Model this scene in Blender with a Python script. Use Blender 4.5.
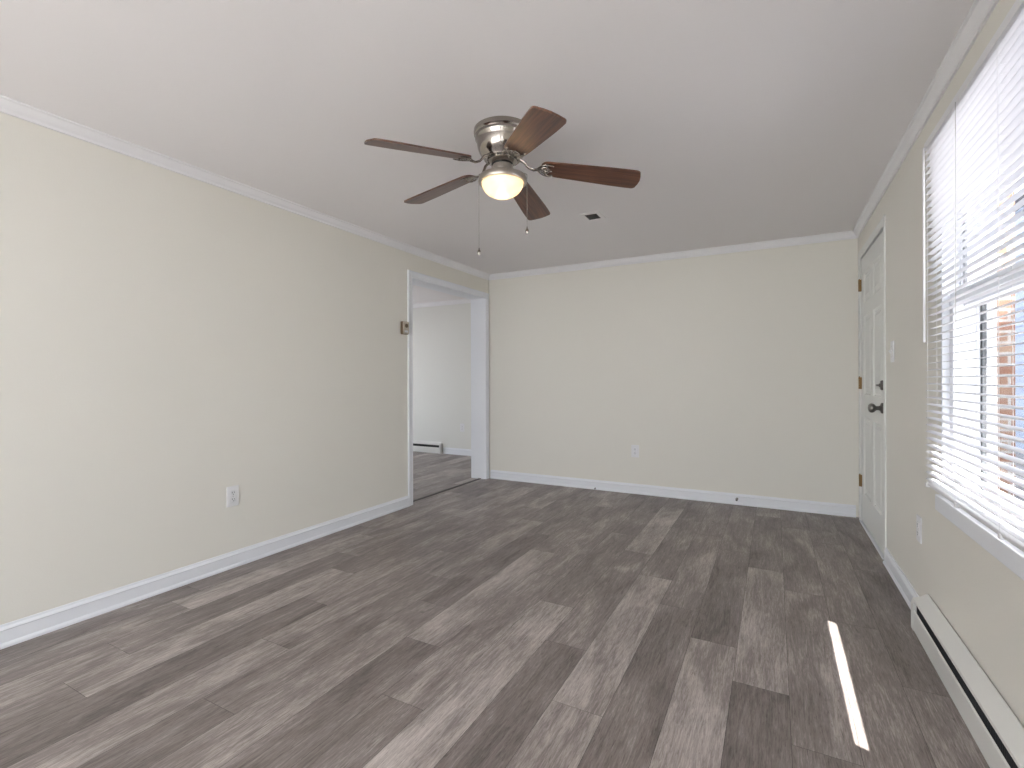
import bpy, bmesh, math, random
from mathutils import Vector, Matrix
R = math.radians
S = bpy.context.scene
for o in list(bpy.data.objects): bpy.data.objects.remove(o)
C = S.collection

# ------------------------------------------------------------------ camera, sky, sun, exposure
XL, XR, YB, H = -2.843, 0.593, 4.765, 2.29      # left wall, right wall, back wall, ceiling height
CAMH = 1.110
F_PX, YAW, CY, ROLL = 490.06, 0.491276, 379.71, -0.0030426
cd = bpy.data.cameras.new('camera'); cam = bpy.data.objects.new('camera', cd); C.objects.link(cam)
cd.sensor_width = 36; cd.lens = F_PX/1024*36; cd.clip_start = 0.02; cd.clip_end = 200
cd.shift_y = (CY-384)/1024
cam.matrix_world = (Matrix.Translation((0,0,CAMH)) @ Matrix.Rotation(YAW,4,'Z')
                    @ Matrix.Rotation(R(90),4,'X') @ Matrix.Rotation(ROLL,4,'Z'))
S.camera = cam
S.view_settings.view_transform = 'Standard'; S.view_settings.look = 'None'
S.view_settings.gamma = 1; S.view_settings.use_curve_mapping = False
S.view_settings.exposure = 0.84

SKY = 3.6
w = bpy.data.worlds.new('sky'); S.world = w; w.use_nodes = True
nt = w.node_tree; bg = nt.nodes['Background']
tc = nt.nodes.new('ShaderNodeTexCoord'); sp = nt.nodes.new('ShaderNodeSeparateXYZ')
mr = nt.nodes.new('ShaderNodeMapRange'); mr.inputs[1].default_value = 0; mr.inputs[2].default_value = 0.8
cr = nt.nodes.new('ShaderNodeValToRGB')
cr.color_ramp.elements[0].color = (0.95,0.97,1.0,1); cr.color_ramp.elements[1].color = (0.78,0.87,1.0,1)
nt.links.new(tc.outputs['Generated'], sp.inputs[0]); nt.links.new(sp.outputs['Z'], mr.inputs[0])
nt.links.new(mr.outputs[0], cr.inputs[0]); nt.links.new(cr.outputs[0], bg.inputs[0]); bg.inputs[1].default_value = SKY

sd = bpy.data.lights.new('sun', 'SUN'); sd.energy = 21; sd.angle = R(0.6); sd.color = (1.0,0.97,0.92)
sun = bpy.data.objects.new('sun', sd); C.objects.link(sun); sun.location = (6,-2,12)
sun.rotation_euler = Vector((-0.33, 0.145, -0.641)).to_track_quat('-Z','Y').to_euler()

def portal(name, loc, direction, sx, sy):          # daylight enters through the window openings
    l = bpy.data.lights.new(name, 'AREA'); l.shape = 'RECTANGLE'; l.size = sx; l.size_y = sy
    l.cycles.is_portal = True
    o = bpy.data.objects.new(name, l); C.objects.link(o); o.location = loc
    o.rotation_euler = Vector(direction).to_track_quat('-Z','Y').to_euler()

# window openings on the right wall: (y0,y1,z0,z1); the second one and the rear one are added behind the camera for fill light
W1 = (1.54, 2.55, 0.641, 2.03)
W2 = (-2.10, -0.80, 0.641, 2.03)
RY = -2.5                                           # rear wall
W3 = (-2.70, 0.45, 0.06, 2.10)                      # rear wall opening, added unseen and made wide for fill daylight, in x
OX, OY0, OY1 = -6.4, 2.3, 6.03                       # the room beyond the doorway
W4 = (3.1, 5.4, 0.5, 2.05)                            # its window, far left, in y
DW = (3.417, 4.695, 0.0, 2.03)                       # doorway, in y
portal('portal_window', (XR+0.14, (W1[0]+W1[1])/2, (W1[2]+W1[3])/2), (-1,0,0), 1.0, 1.38)
portal('portal_side', (XR+0.14, (W2[0]+W2[1])/2, (W2[2]+W2[3])/2), (-1,0,0), 1.2, 1.38)
portal('portal_rear', ((W3[0]+W3[1])/2, RY-0.14, (W3[2]+W3[3])/2), (0,1,0), 3.1, 2.0)
portal('portal_far', (OX-0.14, (W4[0]+W4[1])/2, (W4[2]+W4[3])/2), (1,0,0), 2.8, 1.65)

# ------------------------------------------------------------------ materials
def mat(name, col, rough=0.5, metal=0.0, spec=0.5, **kw):
    m = bpy.data.materials.new(name); m.use_nodes = True
    b = m.node_tree.nodes['Principled BSDF']
    b.inputs['Base Color'].default_value = (*col, 1); b.inputs['Roughness'].default_value = rough
    b.inputs['Metallic'].default_value = metal; b.inputs['Specular IOR Level'].default_value = spec
    for k, v in kw.items(): b.inputs[k].default_value = v
    return m
def N(m, t, **kw):
    n = m.node_tree.nodes.new('ShaderNode'+t)
    for k, v in kw.items(): setattr(n, k, v)
    return n
def bump(m, scale, strength, detail=3, dist=0.002):
    b = m.node_tree.nodes['Principled BSDF']; L = m.node_tree.links
    t = N(m,'TexCoord'); n = N(m,'TexNoise'); n.inputs['Scale'].default_value = scale; n.inputs['Detail'].default_value = detail
    bp = N(m,'Bump'); bp.inputs['Strength'].default_value = strength; bp.inputs['Distance'].default_value = dist
    L.new(t.outputs['Object'], n.inputs['Vector']); L.new(n.outputs[0], bp.inputs['Height']); L.new(bp.outputs[0], b.inputs['Normal'])
    return m
M = {}
M['wall'] = bump(mat('cream_wall_paint', (0.82,0.80,0.735), 0.6, spec=0.3), 160, 0.15)
M['wall2'] = bump(mat('pale_wall_paint', (0.80,0.80,0.76), 0.6, spec=0.3), 160, 0.15)
M['ceiling'] = bump(mat('ceiling_paint', (0.90,0.875,0.88), 0.8, spec=0.2), 90, 0.15)
M['white'] = mat('white_gloss_trim', (0.85,0.87,0.91), 0.35)
M['crown'] = mat('white_crown_paint', (0.86,0.855,0.865), 0.45)
M['door'] = mat('white_door_paint', (0.78,0.79,0.76), 0.4)
M['plate'] = mat('white_plastic', (0.84,0.84,0.85), 0.3)
M['dark'] = mat('dark_gap', (0.012,0.012,0.013), 0.6)
M['nickel'] = bump(mat('polished_nickel', (0.37,0.34,0.31), 0.14, 1.0), 12, 0.05)
M['brushed'] = mat('brushed_nickel', (0.50,0.46,0.41), 0.32, 1.0)
M['brass'] = mat('aged_brass', (0.22,0.14,0.06), 0.45, 0.9)
M['pewter'] = mat('dark_pewter', (0.20,0.19,0.18), 0.28, 1.0)
M['heater'] = mat('heater_enamel', (0.80,0.80,0.77), 0.35)
M['fins'] = mat('heater_inner_metal', (0.03,0.03,0.032), 0.6)
M['beige'] = mat('beige_plastic', (0.62,0.55,0.46), 0.4)
M['tan'] = mat('brown_plastic', (0.16,0.105,0.06), 0.45)
M['strip'] = mat('dark_transition_strip', (0.055,0.045,0.04), 0.45)
M['ventgrey'] = mat('vent_grey', (0.14,0.135,0.13), 0.6)
M['chain'] = mat('beaded_chain_metal', (0.45,0.43,0.41), 0.3, 1.0)
M['screenframe'] = mat('grey_screen_frame', (0.14,0.15,0.16), 0.5)
M['siding'] = mat('blue_grey_siding', (0.25,0.30,0.40), 0.7)
M['roof'] = mat('grey_shingles', (0.10,0.10,0.11), 0.9)
M['post'] = mat('painted_white_wood', (0.75,0.75,0.76), 0.6)

def floor_mat():
    m = mat('grey_oak_vinyl_plank', (0.2,0.18,0.17), 0.42, spec=0.45); T = m.node_tree; L = T.links
    b = T.nodes['Principled BSDF']
    tc = N(m,'TexCoord'); at = N(m,'Attribute'); at.attribute_name = 'tone'
    sx = N(m,'SeparateColor'); L.new(at.outputs['Color'], sx.inputs[0])
    sp = N(m,'SeparateXYZ'); L.new(tc.outputs['Object'], sp.inputs[0])
    off = N(m,'Math', operation='MULTIPLY'); L.new(sx.outputs[1], off.inputs[0]); off.inputs[1].default_value = 37.0
    cb = N(m,'CombineXYZ')
    ax = N(m,'Math', operation='ADD'); L.new(sp.outputs['X'], ax.inputs[0]); L.new(off.outputs[0], ax.inputs[1])
    L.new(ax.outputs[0], cb.inputs[0]); L.new(sp.outputs['Y'], cb.inputs[1]); L.new(off.outputs[0], cb.inputs[2])
    def noise(sc, detail, rough, dist=0.0):
        mp = N(m,'Mapping'); mp.inputs['Scale'].default_value = sc; L.new(cb.outputs[0], mp.inputs['Vector'])
        n = N(m,'TexNoise'); n.inputs['Scale'].default_value = 1; n.inputs['Detail'].default_value = detail
        n.inputs['Roughness'].default_value = rough; n.inputs['Distortion'].default_value = dist
        L.new(mp.outputs[0], n.inputs['Vector']); return n.outputs[0]
    fine = noise((240,20,1), 5, 0.72, 0.4); mid = noise((46,3.6,1), 4, 0.62, 1.6); big = noise((7,2.2,1), 2, 0.5, 0.8)
    def mul(a, k):
        n = N(m,'Math', operation='MULTIPLY_ADD'); L.new(a, n.inputs[0]); n.inputs[1].default_value = k; n.inputs[2].default_value = -k/2; return n.outputs[0]
    def add(a, c):
        n = N(m,'Math', operation='ADD'); L.new(a, n.inputs[0]); L.new(c, n.inputs[1]); return n.outputs[0]
    tk = noise((420,34,1), 2, 0.5, 0.2); tr = N(m,'MapRange'); tr.interpolation_type = 'SMOOTHSTEP'; L.new(tk, tr.inputs[0])
    tr.inputs[1].default_value = 0.60; tr.inputs[2].default_value = 0.72; tr.inputs[3].default_value = 0.0; tr.inputs[4].default_value = -0.22
    kn = noise((16,3.5,1), 3, 0.7, 2.5); kr = N(m,'MapRange'); kr.interpolation_type = 'SMOOTHSTEP'; L.new(kn, kr.inputs[0])
    kr.inputs[1].default_value = 0.62; kr.inputs[2].default_value = 0.80; kr.inputs[3].default_value = 0.0; kr.inputs[4].default_value = -0.30
    v = add(add(add(mul(fine,0.95), mul(mid,0.75)), mul(big,0.8)), add(sx.outputs[0], add(tr.outputs[0], kr.outputs[0])))
    rp = N(m,'ValToRGB'); L.new(v, rp.inputs[0]); e = rp.color_ramp.elements
    e[0].position = 0.0; e[0].color = (0.090,0.072,0.066,1)
    e[1].position = 1.0; e[1].color = (0.66,0.595,0.565,1)
    k = rp.color_ramp.elements.new(0.5); k.color = (0.275,0.236,0.221,1)
    L.new(rp.outputs[0], b.inputs['Base Color'])
    rr = N(m,'MapRange'); L.new(fine, rr.inputs[0]); rr.inputs[3].default_value = 0.34; rr.inputs[4].default_value = 0.5
    L.new(rr.outputs[0], b.inputs['Roughness'])
    bp = N(m,'Bump'); bp.inputs['Strength'].default_value = 0.25; bp.inputs['Distance'].default_value = 0.001
    L.new(fine, bp.inputs['Height']); L.new(bp.outputs[0], b.inputs['Normal'])
    return m
M['floor'] = floor_mat()

def wood_mat():
    m = mat('walnut_blade_veneer', (0.1,0.04,0.025), 0.33, spec=0.6); T = m.node_tree; L = T.links; b = T.nodes['Principled BSDF']
    tc = N(m,'TexCoord'); mp = N(m,'Mapping'); mp.inputs['Scale'].default_value = (4,90,20)
    n = N(m,'TexNoise'); n.inputs['Scale'].default_value = 1; n.inputs['Detail'].default_value = 4; n.inputs['Distortion'].default_value = 0.6
    rp = N(m,'ValToRGB'); e = rp.color_ramp.elements
    e[0].position = 0.3; e[0].color = (0.060,0.023,0.013,1); e[1].position = 0.72; e[1].color = (0.19,0.080,0.045,1)
    L.new(tc.outputs['Object'], mp.inputs[0]); L.new(mp.outputs[0], n.inputs['Vector']); L.new(n.outputs[0], rp.inputs[0]); L.new(rp.outputs[0], b.inputs['Base Color'])
    return m
M['blade'] = wood_mat(); _c = M['blade'].node_tree.nodes['Principled BSDF']; _c.inputs['Coat Weight'].default_value = 0.12; _c.inputs['Coat Roughness'].default_value = 0.3

def brick_mat():
    m = mat('tan_red_brick', (0.4,0.2,0.1), 0.85); T = m.node_tree; L = T.links; b = T.nodes['Principled BSDF']
    tc = N(m,'TexCoord'); sp = N(m,'SeparateXYZ'); cb = N(m,'CombineXYZ'); ad = N(m,'Math', operation='ADD')
    L.new(tc.outputs['Object'], sp.inputs[0]); L.new(sp.outputs['X'], ad.inputs[0]); L.new(sp.outputs['Y'], ad.inputs[1])
    L.new(ad.outputs[0], cb.inputs[0]); L.new(sp.outputs['Z'], cb.inputs[1])
    t = N(m,'TexBrick'); t.inputs['Scale'].default_value = 1.0
    t.inputs['Color1'].default_value = (0.33,0.16,0.10,1); t.inputs['Color2'].default_value = (0.42,0.28,0.19,1); t.inputs['Mortar'].default_value = (0.55,0.52,0.48,1)
    t.inputs['Brick Width'].default_value = 0.42; t.inputs['Row Height'].default_value = 0.15; t.inputs['Mortar Size'].default_value = 0.018
    L.new(cb.outputs[0], t.inputs['Vector']); L.new(t.outputs['Color'], b.inputs['Base Color'])
    return m
M['brick'] = brick_mat()
def bounce_slab_mat():
    m = mat('pale_bounce_slab', (0.2,0.2,0.1), 0.95); T = m.node_tree; L = T.links; b = T.nodes['Principled BSDF']
    tc = N(m,'TexCoord'); n = N(m,'TexNoise'); n.inputs['Scale'].default_value = 1.6; n.inputs['Detail'].default_value = 8
    rp = N(m,'ValToRGB'); e = rp.color_ramp.elements; e[0].position = 0.35; e[0].color = (0.42,0.42,0.40,1); e[1].position = 0.7; e[1].color = (0.58,0.57,0.55,1)
    L.new(tc.outputs['Object'], n.inputs['Vector']); L.new(n.outputs[0], rp.inputs[0]); L.new(rp.outputs[0], b.inputs['Base Color'])
    return m
M['ground'] = bounce_slab_mat()
M['gravel'] = bump(mat('grey_gravel', (0.24,0.228,0.232), 0.95), 30, 0.6)
def glass_mat():
    m = bpy.data.materials.new('window_glass'); m.use_nodes = True; T = m.node_tree; L = T.links; T.nodes.clear()
    o = T.nodes.new('ShaderNodeOutputMaterial'); mx = T.nodes.new('ShaderNodeMixShader'); mx.inputs[0].default_value = 0.06
    tr = T.nodes.new('ShaderNodeBsdfTransparent'); gl = T.nodes.new('ShaderNodeBsdfGlossy'); gl.inputs['Roughness'].default_value = 0.02
    L.new(tr.outputs[0], mx.inputs[1]); L.new(gl.outputs[0], mx.inputs[2]); L.new(mx.outputs[0], o.inputs[0]); return m
M['glass'] = glass_mat()
def screen_mat():
    m = bpy.data.materials.new('insect_mesh'); m.use_nodes = True; T = m.node_tree; L = T.links; T.nodes.clear()
    o = T.nodes.new('ShaderNodeOutputMaterial'); mx = T.nodes.new('ShaderNodeMixShader'); mx.inputs[0].default_value = 0.22
    tr = T.nodes.new('ShaderNodeBsdfTransparent'); gl = T.nodes.new('ShaderNodeBsdfDiffuse'); gl.inputs[0].default_value = (0.05,0.05,0.055,1)
    L.new(tr.outputs[0], mx.inputs[1]); L.new(gl.outputs[0], mx.inputs[2]); L.new(mx.outputs[0], o.inputs[0]); return m
M['mesh'] = screen_mat()
def slat_mat():
    m = bpy.data.materials.new('white_slat_vinyl'); m.use_nodes = True; T = m.node_tree; L = T.links
    b = T.nodes['Principled BSDF']; b.inputs['Base Color'].default_value = (0.84,0.84,0.86,1); b.inputs['Roughness'].default_value = 0.4
    o = [n for n in T.nodes if n.type == 'OUTPUT_MATERIAL'][0]; mx = T.nodes.new('ShaderNodeMixShader'); mx.inputs[0].default_value = 0.12
    tr = T.nodes.new('ShaderNodeBsdfTranslucent'); tr.inputs[0].default_value = (0.85,0.85,0.88,1)
    L.new(b.outputs[0], mx.inputs[1]); L.new(tr.outputs[0], mx.inputs[2]); L.new(mx.outputs[0], o.inputs[0]); return m
M['slat'] = slat_mat()
def bowl_mat():
    m = bpy.data.materials.new('frosted_bowl_glass'); m.use_nodes = True; T = m.node_tree; L = T.links
    b = T.nodes['Principled BSDF']; b.inputs['Base Color'].default_value = (0.88,0.84,0.78,1); b.inputs['Roughness'].default_value = 0.3
    b.inputs['Emission Color'].default_value = (1.0,0.74,0.42,1); b.inputs['Emission Strength'].default_value = 0.08
    o = [n for n in T.nodes if n.type == 'OUTPUT_MATERIAL'][0]; mx = T.nodes.new('ShaderNodeMixShader'); mx.inputs[0].default_value = 0.32
    tr = T.nodes.new('ShaderNodeBsdfTranslucent'); tr.inputs[0].default_value = (1.0,0.95,0.86,1)
    rf = T.nodes.new('ShaderNodeBsdfRefraction'); rf.inputs['Roughness'].default_value = 0.42; rf.inputs['IOR'].default_value = 1.15; rf.inputs[0].default_value = (1,0.97,0.92,1)
    m2 = T.nodes.new('ShaderNodeMixShader'); m2.inputs[0].default_value = 0.35; L.new(tr.outputs[0], m2.inputs[1]); L.new(rf.outputs[0], m2.inputs[2])
    L.new(b.outputs[0], mx.inputs[1]); L.new(m2.outputs[0], mx.inputs[2]); L.new(mx.outputs[0], o.inputs[0]); return m
M['bowl'] = bowl_mat()
M['bulb'] = mat('glowing_bulb', (1,1,1), 0.5); _b = M['bulb'].node_tree.nodes['Principled BSDF']
_b.inputs['Emission Color'].default_value = (1.0,0.72,0.42,1); _b.inputs['Emission Strength'].default_value = 38

# ------------------------------------------------------------------ mesh helpers
def NB(): return bmesh.new()
def box(bm, x0, x1, y0, y1, z0, z1, bev=0.0, seg=2):
    b2 = bmesh.new(); bmesh.ops.create_cube(b2, size=1)
    for v in b2.verts: v.co = Vector((x0+(v.co.x+.5)*(x1-x0), y0+(v.co.y+.5)*(y1-y0), z0+(v.co.z+.5)*(z1-z0)))
    if bev: bmesh.ops.bevel(b2, geom=b2.edges[:], offset=bev, segments=seg, affect='EDGES', profile=0.5)
    join(bm, b2)
def join(bm, b2, mx=None):
    if mx is not None: bmesh.ops.transform(b2, matrix=mx, verts=b2.verts)
    me = bpy.data.meshes.new('tmp'); b2.to_mesh(me); b2.free(); bm.from_mesh(me); bpy.data.meshes.remove(me)
def prism(bm, prof, p0, p1, ex, ez):
    """extrude a closed 2D profile (a,b) along p0->p1; a along ex, b along ez"""
    p0, p1, ex, ez = Vector(p0), Vector(p1), Vector(ex), Vector(ez)
    a = [bm.verts.new(p0+ex*u+ez*v) for u, v in prof]; b = [bm.verts.new(p1+ex*u+ez*v) for u, v in prof]
    n = len(prof); fs = [bm.faces.new(a), bm.faces.new(b[::-1])]
    for i in range(n): fs.append(bm.faces.new((a[i], b[i], b[(i+1)%n], a[(i+1)%n])))
    bmesh.ops.recalc_face_normals(bm, faces=fs)
def lathe(bm, prof, mx=None, n=48, close=True):
    b2 = bmesh.new(); rings = []
    for r, z in prof:
        if r < 1e-5: rings.append([b2.verts.new((0,0,z))])
        else: rings.append([b2.verts.new((r*math.cos(2*math.pi*i/n), r*math.sin(2*math.pi*i/n), z)) for i in range(n)])
    for A, B in zip(rings, rings[1:]):
        for i in range(n):
            j = (i+1) % n
            if len(A) == 1 and len(B) == 1: continue
            if len(A) == 1: b2.faces.new((A[0], B[i], B[j]))
            elif len(B) == 1: b2.faces.new((A[i], B[0], A[j]))
            else: b2.faces.new((A[i], B[i], B[j], A[j]))
    bmesh.ops.recalc_face_normals(b2, faces=b2.faces[:]); join(bm, b2, mx)
def tube(bm, pts, r, n=10, flat=1.0):
    pts = [Vector(p) for p in pts]; rings = []
    for i, p in enumerate(pts):
        t = (pts[min(i+1,len(pts)-1)]-pts[max(i-1,0)]).normalized()
        up = Vector((0,0,1)) if abs(t.z) < .95 else Vector((1,0,0))
        s = t.cross(up).normalized(); u = s.cross(t).normalized(); rr = r[i] if isinstance(r, (list,tuple)) else r
        rings.append([bm.verts.new(p + s*rr*math.cos(2*math.pi*k/n) + u*rr*flat*math.sin(2*math.pi*k/n)) for k in range(n)])
    fs = [bm.faces.new(rings[0][::-1]), bm.faces.new(rings[-1])]
    for A, B in zip(rings, rings[1:]):
        for k in range(n): fs.append(bm.faces.new((A[k], A[(k+1)%n], B[(k+1)%n], B[k])))
    bmesh.ops.recalc_face_normals(bm, faces=fs)
def ball(bm, c, r, seg=12, sc=(1,1,1)):
    bmesh.ops.create_uvsphere(bm, u_segments=seg, v_segments=max(6,seg//2), radius=r, matrix=Matrix.Translation(c) @ Matrix.Diagonal((*sc,1)))
def obj(name, bm, m, parent=None, smooth=False, loc=None, label=None):
    me = bpy.data.meshes.new(name); bm.to_mesh(me); bm.free(); me.materials.append(m)
    o = bpy.data.objects.new(name, me); C.objects.link(o)
    if smooth:
        for p in me.polygons: p.use_smooth = True
        try: me.set_sharp_from_angle(angle=R(38))
        except Exception: pass
    if parent: o.parent = parent
    if loc is not None: o.location = loc
    if label: o['label'] = label
    return o
def thing(name, label, cat, loc=(0,0,0), group=None, rot=(0,0,0)):
    o = bpy.data.objects.new(name, None); C.objects.link(o); o.location = loc; o.rotation_euler = rot; o.empty_display_size = 0.1
    o['label'] = label; o['category'] = cat
    if group: o['group'] = group
    return o
def tag(o, label, cat, group=None):
    o['label'] = label; o['category'] = cat
    if group: o['group'] = group
    return o
def struct(o, label, cat):
    o['kind'] = 'structure'; o['label'] = label; o['category'] = cat; return o
def dup(root, loc, label, rz=None):
    r = root.copy(); C.objects.link(r); r.location = loc; r['label'] = label
    if rz is not None: r.rotation_euler = (0,0,rz)
    for ch in list(root.children):
        c = ch.copy(); C.objects.link(c); c.parent = r
        for g in list(ch.children):
            d = g.copy(); C.objects.link(d); d.parent = c
    return r

# ------------------------------------------------------------------ room shell
def wall_x(bm, x0, x1, ya, yb, z0, z1, holes):     # wall lying in a plane of constant x, rectangular holes (y0,y1,z0,z1)
    ys = sorted({ya, yb, *[h[0] for h in holes], *[h[1] for h in holes]})
    for a, b in zip(ys, ys[1:]):
        zz = [(z0, z1)]
        for h in holes:
            if h[0] < (a+b)/2 < h[1]:
                zz = [(p, q) for (s, t) in zz for p, q in ((s, min(t,h[2])), (max(s,h[3]), t)) if q-p > 1e-4]
        for p, q in zz: box(bm, x0, x1, a, b, p, q)
def wall_y(bm, y0, y1, xa, xb, z0, z1, holes):
    b2 = bmesh.new(); wall_x(b2, y0, y1, xa, xb, z0, z1, holes)
    for v in b2.verts: v.co = Vector((v.co.y, v.co.x, v.co.z))
    bmesh.ops.reverse_faces(b2, faces=b2.faces[:]); join(bm, b2)
TH = 0.16
bm = NB(); wall_x(bm, XL-TH-.022, XL, RY-TH, OY1+TH, 0, H, [DW]); struct(obj('wall_left', bm, M['wall']), 'cream painted wall on the left with the open doorway', 'wall')
bm = NB(); box(bm, XL, XR+TH, YB, YB+TH, 0, H); struct(obj('wall_back', bm, M['wall']), 'plain cream back wall between doorway and entry door', 'wall')
DR = (3.715, 4.625, 0.0, 2.035)
bm = NB(); wall_x(bm, XR, XR+TH, RY-TH, YB, 0, H, [W1, W2, (DR[0]-.012, DR[1]+.012, 0, DR[3]+.012)]); struct(obj('wall_right', bm, M['wall']), 'cream wall on the right with entry door and window', 'wall')
bm = NB(); wall_y(bm, RY-TH, RY, XL, XR, 0, H, [W3]); struct(obj('wall_rear', bm, M['wall']), 'cream wall behind the camera with an added wide fill window', 'wall')
bm = NB(); box(bm, OX-TH, XL-TH-.022, OY1, OY1+TH, 0, H); struct(obj('wall_far', bm, M['wall2']), 'pale far wall of the room seen through the doorway', 'wall')
bm = NB(); box(bm, OX-TH, XL-TH-.022, OY0-TH, OY0, 0, H); struct(obj('wall_near', bm, M['wall2']), 'near wall of the adjoining room', 'wall')
bm = NB(); wall_x(bm, OX-TH, OX, OY0, OY1, 0, H, [W4]); struct(obj('wall_outer', bm, M['wall2']), 'outer wall of the adjoining room with its window', 'wall')
bm = NB(); box(bm, OX-TH, XR+TH, RY-TH, OY1+TH, H, H+.12); struct(obj('ceiling', bm, M['ceiling']), 'flat off-white painted ceiling', 'ceiling')

# floor: vinyl planks running towards the back wall
PW = 0.181; XS = -0.138
PLANKS = {   # column -> (end of one plank, tones of the planks before / after it), as laid in the photographed room
 -14:(1.36,(.5,.62,.45)), -13:(1.02,(.56,.40,.5,.45)), -12:(.81,(.42,.6,.42)), -11:(1.70,(.32,.5,.45)), -10:(1.35,(.58,.48,.44)),
 -9:(1.00,(.38,.42,.52,.4)), -8:(1.96,(.5,.37,.46)), -7:(1.65,(.38,.62,.43)), -6:(1.31,(.46,.52,.48,.4)), -5:(1.00,(.5,.66,.41,.45)),
 -4:(1.91,(.35,.46,.60,.38)), -3:(1.56,(.64,.66,.42)), -2:(1.24,(.37,.37,.46,.42)), -1:(.98,(.5,.64,.34,.45)), 0:(1.97,(.34,.60,.37)),
 1:(1.71,(.46,.51,.45,.40)), 2:(1.43,(.47,.49,.42,.42)), 3:(2.22,(.48,.34,.36))}
random.seed(11)
def plank_floor():
    bm = NB(); lay = bm.loops.layers.float_color.new('tone')
    k0 = math.floor((OX-XS)/PW)-1; k1 = math.ceil((XR-XS)/PW)+1
    for k in range(k0, k1):
        x0, x1 = max(XS+k*PW, OX-TH), min(XS+(k+1)*PW, XR+TH)
        if x1 <= x0: continue
        ylo, yhi = RY-TH, OY1+TH
        ends = []
        if k in PLANKS:
            e0, tn = PLANKS[k]; ends = [(e0-1.24*i, random.choice((.40,.5,.58))) for i in (4,3,2,1)] + [(e0+1.24*i, t) for i, t in enumerate(tn)]
        y = ends[-1][0] if ends else ylo - random.random()*1.1
        while y < yhi:
            y += 1.24
            ends.append((y, random.choice((.36,.41,.46,.50,.56,.62))))
        ya = ylo
        for ye, tone in ends:
            if ye <= ylo: continue
            yb = min(ye, yhi); g = 0.0005
            vs = [bm.verts.new(c) for c in ((x0+g,ya+g,0),(x1-g,ya+g,0),(x1-g,yb-g,0),(x0+g,yb-g,0))]
            f = bm.faces.new(vs); rn = random.random()
            for l in f.loops: l[lay] = (tone, rn, 0, 1)
            ya = yb
            if yb >= yhi: break
    # the dark joint line under the planks and the slab below
    o = obj('floor', bm, M['floor'])
    bm = bmesh.new(); bm.from_mesh(o.data); o.data.materials.append(M['dark'])
    n = len(bm.faces); box(bm, OX-TH, XR+TH, RY-TH, OY1+TH, -0.12, -0.0012)
    bm.faces.ensure_lookup_table()
    for f in bm.faces[n:]: f.material_index = 1
    bm.to_mesh(o.data); bm.free(); return o
struct(plank_floor(), 'grey-brown wood-look plank floor', 'floor')

# baseboards: flat board, moulded top, small shoe at the floor
BH = 0.095
BB = [(0,0),(.019,0),(.019,.010),(.014,.018),(.012,.020),(.012,.070),(.015,.074),(.013,.079),(.007,.086),(.005,.095),(0,.095)]
def base(name, p0, p1, n, label):
    bm = NB(); prism(bm, BB, p0, p1, n, (0,0,1)); struct(obj(name, bm, M['white']), label, 'baseboard')
base('baseboard_left', (XL, RY, 0), (XL, DW[0]-.051, 0), (1,0,0), 'white baseboard along the left wall up to the doorway')
base('baseboard_back', (XL+.02, YB, 0), (XR-.0185, YB, 0), (0,-1,0), 'white baseboard along the back wall')
base('baseboard_right', (XR, 2.773, 0), (XR, DR[0]-.061, 0), (-1,0,0), 'short white baseboard between heater and entry door')
base('baseboard_far', (-4.40, OY1, 0), (XL-TH-.022, OY1, 0), (0,-1,0), 'white baseboard on the far wall beyond the doorway')
base('baseboard_rear', (XL, RY, 0), (XR, RY, 0), (0,1,0), 'white baseboard behind the camera')
# crown moulding
CR = [(0,0),(.038,0),(.038,-.006),(.030,-.011),(.026,-.020),(.019,-.033),(.011,-.043),(.009,-.047),(.009,-.057),(0,-.057)]
def crown(name, p0, p1, n, label):
    bm = NB(); prism(bm, CR, p0, p1, n, (0,0,1)); struct(obj(name, bm, M['crown']), label, 'crown moulding')
crown('trim_1', (XL, RY, H), (XL, YB, H), (1,0,0), 'white crown moulding along the top of the left wall')
crown('trim_2', (XL, YB, H), (XR, YB, H), (0,-1,0), 'white crown moulding along the top of the back wall')
crown('trim_3', (XR, RY, H), (XR, YB, H), (-1,0,0), 'white crown moulding along the top of the right wall')
crown('trim_4', (OX, OY1, H), (XL-TH-.022, OY1, H), (0,-1,0), 'white crown moulding on the far wall beyond the doorway')

# doorway casing + jamb (both sides of the opening and the head)
def casing_profile(wd, t=.016): return [(0,0),(t*.55,0),(t*.7,.004),(t*.7,.010),(t*.55,.014),(t*.75,wd*.5),(t,wd*.72),(t,wd-.006),(t*.8,wd),(0,wd)]
def casing(bm, x, nx, y0, y1, zt, wd, zb=0, t=.016, ymax=None):
    pr = casing_profile(wd, t)
    prism(bm, pr, (x,y0,zb), (x,y0,zt+wd), (nx,0,0), (0,-1,0))
    w2 = min(wd, ymax-y1) if ymax else wd
    pr2 = casing_profile(w2, t)
    prism(bm, pr2, (x,y1,zb), (x,y1,zt+wd), (nx,0,0), (0,1,0))
    prism(bm, pr, (x,y0-wd+.002,zt), (x,y1+w2-.002,zt), (nx,0,0), (0,0,1))
bm = NB(); casing(bm, XL, 1, DW[0]+.012, DW[1]-.012, DW[3]-.012, .062, t=.014, ymax=YB-.003)
struct(obj('trim_5', bm, M['white']), 'white casing around the open doorway on the left wall', 'casing')
bm = NB(); xa, xb = XL-TH-.024, XL+.002
box(bm, xa, xb, DW[0], DW[0]+.014, 0, DW[3]); box(bm, xa, xb, DW[1]-.014, DW[1], 0, DW[3]); box(bm, xa, xb, DW[0], DW[1], DW[3]-.014, DW[3])
struct(obj('trim_6', bm, M['white']), 'white jamb lining inside the open doorway', 'door jamb')
bm = NB(); casing(bm, XL-TH-.022, -1, DW[0]+.012, DW[1]-.012, DW[3]-.012, .06)
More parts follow.
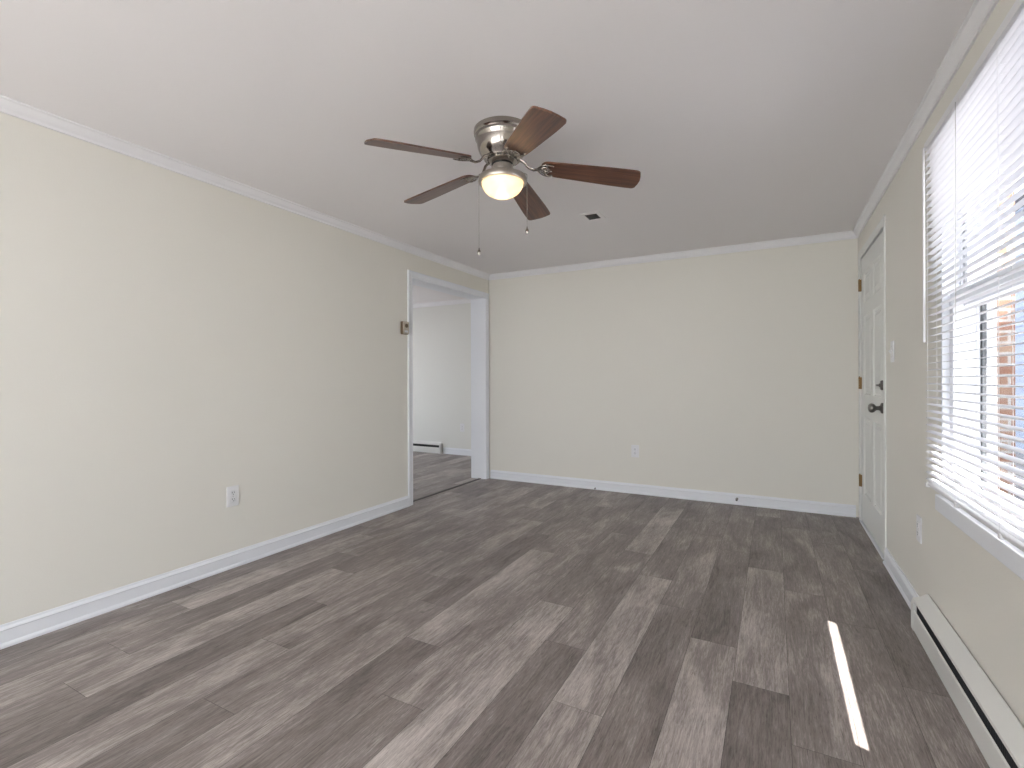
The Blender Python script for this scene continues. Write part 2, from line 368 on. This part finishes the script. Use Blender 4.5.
struct(obj('trim_7', bm, M['white']), 'white casing on the far side of the open doorway', 'casing')
bm = NB(); prism(bm, [(-.020,0),(-.016,.004),(0,.006),(.016,.004),(.020,0)], (XL-.075,DW[0]+.014,0), (XL-.075,DW[1]-.014,0), (1,0,0), (0,0,1))
struct(obj('trim_8', bm, M['strip']), 'dark transition strip across the doorway floor', 'threshold')

# ------------------------------------------------------------------ entry door on the right wall
bm = NB(); casing(bm, XR, -1, DR[0]-.004, DR[1]+.004, DR[3]+.004, .056, t=.009)
dy0, dy1 = DR[0], DR[1]; dxf = XR+.004                                  # door face
struct(obj('trim_9', bm, M['door']), 'off-white casing around the entry door', 'casing')
bm = NB()
for a in (DR[0]-.012, DR[1]+.002): box(bm, XR+.0, XR+TH, a, a+.010, 0, DR[3]+.012)
box(bm, XR, XR+TH, DR[0]-.012, DR[1]+.012, DR[3]+.002, DR[3]+.012)
box(bm, XR+.05, XR+.065, DR[0]-.003, DR[0]+.012, 0, DR[3]); box(bm, XR+.05, XR+.065, DR[1]-.012, DR[1]+.003, 0, DR[3])
struct(obj('trim_10', bm, M['door']), 'off-white frame lining the entry door', 'door frame')
bm = NB(); box(bm, XR-.012, XR+TH, DR[0], DR[1], 0, .012, .003); struct(obj('trim_11', bm, M['white']), 'white threshold under the entry door', 'threshold')
def six_panel():
    bm = NB(); DY = dy1-dy0; z0, z1 = .016, DR[3]-.002
    st = .115; mid = .10
    cols = [(dy0+st, dy0+DY/2-mid/2), (dy0+DY/2+mid/2, dy1-st)]
    rows = [(.24, .82), (.99, 1.58), (1.68, 1.90)]
    # stiles / rails as boxes with recessed raised panels between
    ys = [dy0+.002, cols[0][0], cols[0][1], cols[1][0], cols[1][1], dy1-.002]; zs = [z0, rows[0][0], rows[0][1], rows[1][0], rows[1][1], rows[2][0], rows[2][1], z1]
    for i in range(5):
        for j in range(7):
            if i in (1,3) and j in (1,3,5):
                a, b, c, d = ys[i], ys[i+1], zs[j], zs[j+1]
                def ring(m_, x): return [bm.verts.new(p) for p in ((x,a+m_,c+m_),(x,b-m_,c+m_),(x,b-m_,d-m_),(x,a+m_,d-m_))]
                rs = [ring(0,dxf), ring(.012,dxf+.010), ring(.026,dxf+.010), ring(.050,dxf+.002)]
                for A, B in zip(rs, rs[1:]):
                    for q in range(4): bm.faces.new((A[q], A[(q+1)%4], B[(q+1)%4], B[q]))
                bm.faces.new(rs[-1])
            else:
                bm.faces.new([bm.verts.new(p) for p in ((dxf,ys[i],zs[j]),(dxf,ys[i+1],zs[j]),(dxf,ys[i+1],zs[j+1]),(dxf,ys[i],zs[j+1]))])
    box(bm, dxf+.011, dxf+.044, ys[0], ys[-1], z0, z1)
    for (a,b,c,d) in ((ys[0],ys[0]+.003,z0,z1),(ys[-1]-.003,ys[-1],z0,z1),(ys[0],ys[-1],z0,z0+.003),(ys[0],ys[-1],z1-.003,z1)): box(bm, dxf, dxf+.012, a, b, c, d)
    bmesh.ops.remove_doubles(bm, verts=bm.verts[:], dist=1e-5)
    return bm
door = struct(obj('door_1', six_panel(), M['door']), 'closed white six-panel entry door on the right wall', 'door')
# children
for z in (0.32, 1.075, 1.83):
    bm = NB(); box(bm, XR-.007, XR+.006, dy1-.012, dy1+.016, z-.045, z+.045, .001)
    for k in range(5): lathe(bm, [(0,-.0085),(.0065,-.0085),(.0065,.0085),(0,.0085)], Matrix.Translation((XR-.009, dy1+.002, z-.036+k*.018)), 12)
    ball(bm, (XR-.009,dy1+.002,z+.048), .005, 8)
    obj('hinge', bm, M['brass'], door, True, label='aged brass hinge')
ky = dy0+.07
MX = lambda y, z: Matrix.Translation((dxf, y, z)) @ Matrix.Rotation(R(-90),4,'Y')
bm = NB(); lathe(bm, [(0,0),(.033,0),(.034,.004),(.031,.010),(.018,.014),(.013,.020),(.0125,.032),(.018,.038),(.027,.046),(.030,.056),(.028,.066),(.020,.073),(.008,.076),(0,.076)], MX(ky,.925), 32)
kn = obj('door_knob', bm, M['pewter'], door, True, label='dark metal door knob')
bm = NB(); lathe(bm, [(0,0),(.031,0),(.032,.004),(.028,.012),(.012,.015),(.010,.020),(0,.020)], MX(ky,1.068), 32)
db = obj('deadbolt', bm, M['pewter'], door, True, label='dark metal deadbolt')
bm = NB(); box(bm, dxf-.034, dxf-.018, ky-.020, ky+.020, 1.062, 1.074, .003); obj('thumb_turn', bm, M['pewter'], db, True)

# ------------------------------------------------------------------ window on the right wall
def make_window(name, y0, y1, z0, z1, label, xw=XR, screen=True):
    win = thing(name, label, 'window', (xw, (y0+y1)/2, z0)); win['kind'] = 'structure'
    ox, oy, oz = xw, (y0+y1)/2, z0
    def B(bm, x0,x1,ya,yb,za,zb,bev=.0): box(bm, x0-ox, x1-ox, ya-oy, yb-oy, za-oz, zb-oz, bev)
    bm = NB(); t = .018                       # jamb lining
    B(bm, xw-.002, xw+TH, y0, y0+t, z0, z1); B(bm, xw-.002, xw+TH, y1-t, y1, z0, z1); B(bm, xw-.002, xw+TH, y0, y1, z1-t, z1); B(bm, xw-.002, xw+TH, y0, y1, z0, z0+t)
    for (a, b) in ((y0+t, y0+t+.014), (y1-t-.014, y1-t)):
        B(bm, xw+.052, xw+.058, a, b, z0+t, z1-t); B(bm, xw+.10, xw+.106, a, b, z0+t, z1-t)
    obj('window_frame', bm, M['white'], win)
    zm = z0+(z1-z0)*.545
    def sash(nm, xa, xb, za, zb, bot, top):
        bm = NB(); s = .042; a, b = y0+t+.001, y1-t-.001
        B(bm, xa, xb, a, a+s, za, zb, .003); B(bm, xa, xb, b-s, b, za, zb, .003)
        B(bm, xa+.001, xb-.001, a+s-.002, b-s+.002, za, za+bot, .003); B(bm, xa+.001, xb-.001, a+s-.002, b-s+.002, zb-top, zb, .003)
        f = obj(nm, bm, M['white'], win)
        bm = NB(); xm = (xa+xb)/2; B(bm, xm-.002, xm+.002, a+s-.004, b-s+.004, za+bot-.004, zb-top+.004); obj('pane', bm, M['glass'], f)
        return f
    sash('upper_sash', xw+.062, xw+.094, zm-.005, z1-t-.001, .045, .042)
    sash('lower_sash', xw+.020, xw+.050, z0+t+.001, zm+.045, .055, .045)
    if screen:
        bm = NB(); a, b = y0+t+.002, y1-t-.002; s = .022; xa, xb = xw+.112, xw+.124
        B(bm, xa, xb, a, a+s, z0+t+.002, zm+.02); B(bm, xa, xb, b-s, b, z0+t+.002, zm+.02); B(bm, xa, xb, a, b, z0+t+.002, z0+t+.002+s); B(bm, xa, xb, a, b, zm, zm+.02)
        f = obj('insect_screen', bm, M['screenframe'], win)
        bm = NB(); B(bm, xa+.005, xa+.006, a+s, b-s, z0+t+s, zm); obj('mesh', bm, M['mesh'], f)
    bm = NB(); B(bm, xw-.018, xw+.012, y0-.02, y1+.02, z0-.064, z0, .004)
    obj('window_sill', bm, M['white'], win)
    return win
make_window('window_1', *W1, 'white double-hung window behind the blinds on the right wall')
make_window('fill_window_side', *W2, 'white double-hung fill window added on the right wall behind the camera')
# added rear fill window + far room window
def make_simple(name, label, ctr, along, half, z0, z1, inward):
    win = thing(name, label, 'window', (ctr[0], ctr[1], z0)); win['kind'] = 'structure'
    bm = NB(); hh = z1-z0
    def B(bm, a0, a1, z_0, z_1, d0, d1):
        if along == 'x': box(bm, a0, a1, d0, d1, z_0, z_1)
        else: box(bm, d0, d1, a0, a1, z_0, z_1)
    d0, d1 = (-.05,.05)
    B(bm,-half,-half+.05,0,hh,d0,d1); B(bm,half-.05,half,0,hh,d0,d1); B(bm,-half,half,0,.05,d0,d1); B(bm,-half,half,hh-.05,hh,d0,d1); B(bm,-.025,.025,.05,hh-.05,d0,d1)
    f = obj('window_frame', bm, M['white'], win)
    bm = NB(); B(bm,-half+.05,-.025,.05,hh-.05,-.002,.002); B(bm,.025,half-.05,.05,hh-.05,-.002,.002); obj('pane', bm, M['glass'], f)
make_simple('fill_window_rear', 'wide white fill window added in the wall behind the camera', ((W3[0]+W3[1])/2, RY-TH/2), 'x', (W3[1]-W3[0])/2, W3[2], W3[3], 1)
make_simple('window_4', 'white window of the adjoining room', (OX-TH/2, (W4[0]+W4[1])/2), 'y', (W4[1]-W4[0])/2, W4[2], W4[3], 1)

# ------------------------------------------------------------------ venetian blind hanging in front of the window
bx = 0.553; by0, by1 = 1.48, 2.548; bz0, bz1 = 0.679, 2.062
bl = thing('window_blind', 'white horizontal slatted blind hanging over the window on the right wall', 'blind', (bx, (by0+by1)/2, bz0))
oy, oz = (by0+by1)/2, bz0; L2 = (by1-by0)/2
bm = NB(); box(bm, -.014, .036, -L2, L2, bz1-oz-.030, bz1-oz, .002)
obj('headrail', bm, M['plate'], bl)
bm = NB(); SL = 0.026; n_sl = 49; zt = bz1-oz-.045; zb = .028; SW = 0.0135; tilt = R(7)
for i in range(n_sl):
    zc = zb + (zt-zb)*i/(n_sl-1); pts = []
    for j in range(5):
        u = -1+j*.5; px = u*SW; pz = .0022*(1-u*u)
        pts.append((px*math.cos(tilt)-pz*math.sin(tilt), px*math.sin(tilt)+pz*math.cos(tilt)+zc))
    prof = pts + [(a, b-.0009) for a, b in reversed(pts)]
    prism(bm, prof, (0,-L2+.004,0), (0,L2-.004,0), (1,0,0), (0,0,1))
obj('slats', bm, M['slat'], bl)
bm = NB(); box(bm, -.012, .012, -L2+.003, L2-.003, .0, .014, .004, 2); obj('bottom_rail', bm, M['plate'], bl)
cords = (2.50, 2.17, 1.80)
for y in cords:
    bm = NB()
    for dx in (-.0142, .0142): tube(bm, [(dx, y-oy, .008), (dx, y-oy, bz1-oz-.03)], .0007, 5)
    for i in range(n_sl):
        zc = zb + (zt-zb)*i/(n_sl-1); tube(bm, [(-.0142, y-oy, zc-.0016), (.0142, y-oy, zc+.0005)], .0005, 4)
    obj('ladder_cord', bm, M['plate'], bl)
for y in (2.528, 2.17, 1.80):
    bm = NB(); box(bm, -.0155, .004, y-oy-.009, y-oy+.009, -.006, .010, .002); obj('cord_clip', bm, M['plate'], bl)
bm = NB(); tube(bm, [(-.020, by1-oy-.030, bz1-oz-.026), (-.021, by1-oy-.030, bz1-oz-.05), (-.021, by1-oy-.030, 1.255-oz)], .0042, 6); obj('tilt_wand', bm, M['plate'], bl, True)
bm = NB()
tube(bm, [(-.018, 2.14-oy, bz1-oz-.03), (-.0185, 2.14-oy, 1.30-oz)], .0009, 5); obj('lift_cord', bm, M['chain'], bl)

# ------------------------------------------------------------------ baseboard heaters
def make_heater(name, label, length, loc, rz, open_base=False):
    """local: x along, y out of the wall (0 = wall), z up; the end cap shown in the photo is at x = 0"""
    h = thing(name, label, 'heater', loc, 'electric baseboard heaters', (0,0,rz)); D, Z = .056, .172
    bm = NB(); prof = [(0,0),(D-.004,0),(D,.004),(D,.088),(D-.005,.092),(D-.007,.088),(D-.007,.006),(.004,.006),(.004,.140),(.0065,.146),(.0065,Z-.006),(D-.012,.138),(D-.011,.126),(D-.004,.126),(D-.003,.139),(.008,Z),(.0045,Z),(.0035,Z-.02),(0,Z-.02)]
    if open_base: prof = [(0,0),(D-.016,0),(D-.016,.036),(D,.036)] + prof[3:]
    prism(bm, prof, (.001,0,0), (length-.035,0,0), (0,1,0), (0,0,1)); body = obj('casing', bm, M['heater'], h)
    bm = NB(); box(bm, .01, length-.04, .006, D-.012, .030, .120)
    for i in range(int((length-.05)/.012)): box(bm, .012+i*.012, .0135+i*.012, .006, D-.009, .025, .124)
    obj('heating_fins', bm, M['fins'], h)
    ec = [(0,0),(D+.001,0),(D+.0015,.004),(D+.0015,.110),(D-.006,.132),(.004,.150),(0,.150)]
    for x in ((-.002,.022), (length-.036, length+.001)):
        bm = NB(); prism(bm, ec, (x[0],0,0), (x[1],0,0), (0,1,0), (0,0,1)); obj('end_cap', bm, M['heater'], h)
    return h
# right wall (runs from y=2.80 towards the camera and past it)
make_heater('baseboard_heater', 'long white baseboard heater on the right wall below the window', 2.02, (XR, 0.75, 0), R(90))
make_heater('baseboard_heater', 'small white baseboard heater on the far wall beyond the doorway', 1.2, (-4.42, OY1, 0), R(180), True)

# ------------------------------------------------------------------ outlets, switch, thermostat, stops, vent
def make_outlet(name, label, loc, rz, kind='outlet'):
    """local: x along wall, -y out of the wall, z up, origin at plate centre on the wall"""
    o = thing(name, label, 'outlet' if kind == 'outlet' else 'switch', loc, 'wall outlets' if kind == 'outlet' else None, (0,0,rz))
    bm = NB(); box(bm, -.037, .037, -.006, 0, -.060, .060, .0025); obj('cover_plate', bm, M['plate'], o)
    if kind == 'outlet':
        for s in (-1, 1):
            bm = NB(); box(bm, -.0165, .0165, -.0085, -.004, s*.0195-.0135, s*.0195+.0135, .003); r = obj('receptacle', bm, M['plate'], o)
            bm = NB()
            for dx, hh in ((-.0065,.0045), (.0065,.0035)): box(bm, dx-.0013, dx+.0013, -.0089, -.0080, s*.0195+.001-hh+.002, s*.0195+.001+hh+.002)
            lathe(bm, [(0,0),(.0026,0),(.0026,.0009),(0,.0009)], Matrix.Translation((0,-.0080,s*.0195-.0075)) @ Matrix.Rotation(R(90),4,'X'), 10)
            obj('slots', bm, M['dark'], r)
        bm = NB(); ball(bm, (0,-.0062,0), .0028, 8, (1,.4,1)); obj('screw', bm, M['chain'], o)
    else:
        bm = NB(); prism(bm, [(0,-.011),(-.008,-.009),(-.016,.004),(-.013,.009),(0,.011)], (-.005,-.005,0), (.005,-.005,0), (0,1,0), (0,0,1)); obj('toggle', bm, M['plate'], o)
        for z in (-.03,.03):
            bm = NB(); ball(bm, (0,-.0062,z), .0026, 8, (1,.4,1)); obj('screw', bm, M['chain'], o)
    return o
make_outlet('wall_outlet', 'white duplex outlet low on the left wall', (XL, 1.785, .423), R(90))
make_outlet('wall_outlet', 'white duplex outlet low on the back wall', (-1.193, YB, .412), 0)
make_outlet('wall_outlet', 'white duplex outlet low on the right wall between door and heater', (XR, 2.89, .413), R(-90))
make_outlet('wall_outlet', 'white duplex outlet on the far wall seen through the doorway', (-4.06, OY1, .405), 0)
make_outlet('light_switch', 'white toggle light switch on the right wall beside the entry door', (XR, 3.46, 1.262), R(-90), 'switch')

th = thing('thermostat', 'small beige and brown thermostat on the left wall beside the doorway', 'thermostat', (XL, 3.318, 1.562))
bm = NB(); box(bm, 0, .026, -.042, .030, -.056, .056, .003); obj('backplate', bm, M['tan'], th)
bm = NB(); box(bm, .024, .034, -.036, .030, -.052, .054, .003); obj('cover', bm, M['beige'], th)
bm = NB(); lathe(bm, [(0,0),(.018,0),(.017,.007),(.009,.009),(0,.009)], Matrix.Translation((.033,-.004,.018)) @ Matrix.Rotation(R(90),4,'Y'), 24); obj('dial', bm, M['tan'], th, True)
bm = NB(); box(bm, .033, .0355, -.026, .018, -.040, -.022, .001); obj('scale_window', bm, M['plate'], th)

ds = thing('door_stop', 'small metal door stop sticking out of the back baseboard near the entry door', 'door stop', (-.293, YB-.012, .052))
bm = NB(); RY90 = Matrix.Rotation(R(90),4,'X')
lathe(bm, [(0,0),(.011,0),(.010,.004),(.005,.006),(.005,.045),(0,.045)], RY90, 16); obj('stem', bm, M['pewter'], ds, True)
bm = NB(); lathe(bm, [(0,.043),(.008,.043),(.009,.048),(.009,.054),(.005,.057),(0,.057)], RY90, 16); obj('rubber_tip', bm, M['ventgrey'], ds, True)
cs = thing('cable_stub', 'short dark cable end poking out at the floor by the back baseboard', 'cable', (-1.59, YB-.019, 0))
bm = NB(); tube(bm, [(0,.004,.012),(0,-.008,.020),(.001,-.018,.016)], .004, 8); obj('cable', bm, M['dark'], cs, True)
bm = NB(); tube(bm, [(.001,-.018,.016),(.0015,-.024,.012)], .006, 8); obj('connector', bm, M['ventgrey'], cs, True)

cv = thing('ceiling_vent', 'small white ceiling vent with a dark grille beyond the fan', 'vent', (-1.152, 3.398, H))
bm = NB()
for a in ((-.072,-.043,-.085,.085),(.043,.072,-.085,.085),(-.044,.044,-.085,-.055),(-.044,.044,.055,.085)): box(bm, a[0],a[1],a[2],a[3], -.006, 0, .0015)
obj('frame', bm, M['ceiling'], cv)
bm = NB(); box(bm, -.044,.044,-.056,.056,-.0015,-.0002); 
for i in range(7):
    y = -.048+i*.016; b2 = bmesh.new(); box(b2, -.043,.043,-.006,.006,-.0007,.0007); join(bm, b2, Matrix.Translation((0,y,-.005)) @ Matrix.Rotation(R(35),4,'X'))
obj('grille', bm, M['ventgrey'], cv)

# ------------------------------------------------------------------ ceiling fan
FC = Vector((-1.134, 2.030, H))
fan = thing('ceiling_fan', 'five-blade ceiling fan with dark wood blades, metal housing and lit bowl light', 'ceiling fan', FC)
Z = lambda z: z-H
bm = NB(); lathe(bm, [(0,0),(.135,0),(.136,-.006),(.135,-.020),(.130,-.024),(.128,-.028),(.130,-.034),(.129,-.042),(.124,-.049),(.121,-.060),(.117,-.084),(.110,-.102),(.100,-.118),(.090,-.130),(.086,-.138),(0,-.138)], None, 72)
obj('motor_housing', bm, M['nickel'], fan, True)
bm = NB(); lathe(bm, [(0,-.130),(.070,-.130),(.070,-.146),(.060,-.156),(.048,-.160),(0,-.160)], None, 48)
rotor = obj('rotor', bm, M['nickel'], fan, True)
bm = NB()
for k in range(10):
    b2 = bmesh.new(); box(b2, .058,.0712,-.011,.011,-.143,-.133,.002); join(bm, b2, Matrix.Rotation(R(k*36),4,'Z'))
lathe(bm, [(0,-.158),(.052,-.158),(.050,-.164),(0,-.164)], None, 32)
obj('cooling_slots', bm, M['dark'], rotor)
bm = NB(); lathe(bm, [(0,-.150),(.044,-.150),(.046,-.156),(.046,-.200),(.050,-.205),(.052,-.212),(0,-.212)], None, 40)
for k in range(4):
    b2 = bmesh.new(); box(b2, .042,.051,-.013,.013,-.196,-.166,.002); join(bm, b2, Matrix.Rotation(R(k*90+20),4,'Z'))
obj('switch_housing', bm, M['brushed'], fan, True)
bm = NB(); lathe(bm, [(0,-.206),(.070,-.208),(.100,-.214),(.111,-.220),(.114,-.228),(.114,-.246),(.111,-.250),(.102,-.250),(.100,-.244),(0,-.240)], None, 72)
obj('light_fitter', bm, M['brushed'], fan, True)
# frosted bowl (a shell open at the top)
bm = NB(); out = []; R0, DEP = .099, .070
for i in range(17):
    a = R(90)*i/16; out.append((R0*math.cos(a)**.92 if i < 16 else 0, -.246-DEP*math.sin(a)))
inn = [(max(r-.0035,0), z+.0035) for r, z in out[:-1]] + [(0, out[-1][1]+.0035)]
lathe(bm, out + inn[::-1], None, 64); obj('glass_bowl', bm, M['bowl'], fan, True, label='glowing frosted glass bowl')
bm = NB(); lathe(bm, [(0,-.242),(.012,-.242),(.012,-.254),(.016,-.262),(.021,-.270),(.023,-.280),(.020,-.290),(.012,-.297),(0,-.299)], None, 24)
obj('light_bulb', bm, M['bulb'], fan, True)
# blades
TH0 = R(-117.3); PITCH = R(-11.8)
def blade_bm():
    bm = NB(); top = []; r0, r1 = .185, .653; n = 22; out = []
    def half(r):
        t = (r-r0)/(r1-r0); return .052+.017*min(1, t*1.3)
    pts = []
    for i in range(9):                      # rounded root
        a = R(90)*i/8; pts.append((r0+.028*(1-math.sin(a)), half(r0)*math.cos(a)*0+ (half(r0)-.030+.030*math.cos(a)) if False else (half(r0)-.034)+.034*math.sin(a)))
    pts = [(r0, 0.0)] + [(r0+.034*(1-math.cos(R(90)*i/6)), half(r0)-.034+.034*math.sin(R(90)*i/6)) for i in range(7)]
    for i in range(1, 9):
        r = r0+.034+(r1-.03-r0-.034)*i/8; pts.append((r, half(r)))
    for i in range(1, 8):                   # slightly bowed tip with rounded corners
        a = R(90)*i/7; pts.append((r1-.03+.022*math.sin(a), half(r1)-.022+.022*math.cos(a)))
    pts += [(r1-.0035, .030), (r1, 0.0)]
    full = pts + [(r, -w_) for r, w_ in reversed(pts[1:-1])]
    t = .0035
    a = [bm.verts.new((r, w_, t)) for r, w_ in full]; b = [bm.verts.new((r, w_, -t)) for r, w_ in full]
    bm.faces.new(a); bm.faces.new(b[::-1])
    for i in range(len(full)): j = (i+1) % len(full); bm.faces.new((a[i], b[i], b[j], a[j]))
    bmesh.ops.recalc_face_normals(bm, faces=bm.faces[:])
    return bm
def iron_bm():
    """ornate bracket under the blade root: arm from the rotor, then an open two-loop plate"""
    bm = NB(); z = -.009
    tube(bm, [(.070,0,.030),(.100,0,.020),(.125,0,-.006),(.150,0,-.014),(.172,0,z)], [.011,.009,.008,.009,.010], 10, .6)
    for s in (-1, 1):
        tube(bm, [(.165,0,z),(.180,.020*s,z),(.196,.036*s,z),(.215,.043*s,z),(.236,.041*s,z),(.243,.036*s,z)], [.006,.0055,.0055,.005,.0045,.003], 8, .55)
        tube(bm, [(.170,0,z),(.186,.010*s,z),(.202,.021*s,z),(.216,.021*s,z),(.222,.012*s,z),(.214,.006*s,z),(.204,.009*s,z)], [.006,.005,.0045,.004,.004,.0035,.003], 8, .55)
        ball(bm, (.214,.034*s,z-.002), .0055, 10, (1,1,.6))
    tube(bm, [(.168,0,z),(.200,0,z),(.232,0,z)], [.007,.005,.003], 8, .55); ball(bm, (.232,0,z-.002), .0055, 10, (1,1,.6))
    return bm
bme = None
for k in range(5):
    # droop: the blade falls slightly towards its tip
    mx = Matrix.Translation((0,0,Z(2.136))) @ Matrix.Rotation(.038,4,'Y') @ Matrix.Rotation(.017,4,'X') @ Matrix.Rotation(TH0+R(72)*k,4,'Z') @ Matrix.Rotation(R(6.2),4,'Y') @ Matrix.Rotation(PITCH,4,'X')
    if bme is None:
        o = obj('blade', blade_bm(), M['blade'], fan); ir = obj('blade_iron', iron_bm(), M['nickel'], o, True, label='polished metal blade bracket')
        bme = (o, ir)
    else:
        o = bme[0].copy(); C.objects.link(o); o.parent = fan; ir = bme[1].copy(); C.objects.link(ir); ir.parent = o
    o.matrix_local = mx
# pull chains
rt = Vector((math.cos(YAW), math.sin(YAW), 0))
for s, zend, off in ((-1, 1.722, .112), (1, 1.822, .116)):
    p = rt*off*s; bm = NB()
    tube(bm, [(p.x*.45,p.y*.45,-.200),(p.x*.8,p.y*.8,-.198),(p.x,p.y,-.206),(p.x,p.y,-.225)], .0018, 6)
    z = -.225
    while z > Z(zend)+.012: ball(bm, (p.x,p.y,z), .0017, 6); z -= .0052
    tube(bm, [(p.x,p.y,-.225),(p.x,p.y,Z(zend))], .0007, 5)
    ch = obj('pull_chain', bm, M['chain'], fan, True)
    bm = NB(); lathe(bm, [(0,.022),(.0025,.020),(.003,.012),(.0075,.004),(.0085,-.004),(.006,-.012),(0,-.015)], Matrix.Translation((p.x,p.y,Z(zend)-.006)), 16)
    obj('pendant', bm, M['nickel'], ch, True)

# ------------------------------------------------------------------ outside the window
bm = NB(); box(bm, -40, 60, -40, 60, -.62, -.50); struct(obj('ground', bm, M['gravel']), 'grey gravel yard outside', 'ground')
bm = NB(); box(bm, -8, 3.0, -12, -2.75, -.499, -.46); struct(obj('bounce_slab', bm, M['ground']), 'pale slab added behind the camera to bounce sunlight indoors', 'bounce_slab')  # unseen reflector, added to throw sunlight up onto the ceiling
bm = NB(); box(bm, -6.6, .77, -2.1, 6.25, -.50, -.121); struct(obj('foundation', bm, M['roof']), 'foundation under the house', 'foundation')
bm = NB(); box(bm, XR+TH, XR+TH+.54, -3.2, 7.0, H+.10, H+.20); box(bm, XR+TH+.54, XR+TH+.56, -3.2, 7.0, H+.02, H+.26)
struct(obj('trim_12', bm, M['post']), 'white roof overhang outside above the window', 'roof overhang')
pr = thing('brick_pier', 'tan and red brick pier seen through the blinds', 'brick pier', (2.72, 9.0, -.5))
bm = NB(); box(bm, -.15, .17, .10, 2.2, 0, 4.2); obj('brickwork', bm, M['brick'], pr)
bm = NB(); box(bm, -.17, .21, .06, 2.24, 4.2, 4.3, .01); obj('cap', bm, M['post'], pr)
pw = thing('porch_post', 'square white post beside the brick pier seen through the blinds', 'post', (2.44, 8.9, -.5))
bm = NB(); box(bm, -.085, .085, -.085, .085, .25, 3.9, .008); obj('shaft', bm, M['post'], pw)
bm = NB(); box(bm, -.10, .10, -.10, .10, 0, .25, .01); obj('plinth', bm, M['post'], pw)
bm = NB(); box(bm, -.10, .10, -.10, .10, 3.9, 4.1, .01); obj('cap', bm, M['post'], pw)
hs = thing('neighbour_house', 'blue-grey sided house next door seen through the blinds', 'house', (4.6, 15.5, -.5), None, (0,0,R(-90)))
bm = NB(); box(bm, -12.5, 11.5, 0, 7, 0, 5.2)
for i in range(27): prism(bm, [(0,0),(.018,0),(0,.19)], (-12.5,0,.05+i*.19), (11.5,0,.05+i*.19), (0,-1,0), (0,0,1))
obj('siding', bm, M['siding'], hs)
bm = NB(); prism(bm, [(-.4,0),(3.5,2.0),(7.4,0)], (-12.8,0,5.2), (11.8,0,5.2), (0,1,0), (0,0,1)); obj('gable_roof', bm, M['roof'], hs)
for x in (-8, -3, 3, 8):
    bm = NB(); box(bm, x-.55,x+.55,-.04,.02,1.3,2.9,.01); f = obj('window', bm, M['post'], hs)
    bm = NB(); box(bm, x-.45,x+.45,-.05,-.035,1.4,2.8); obj('pane', bm, M['dark'], f)
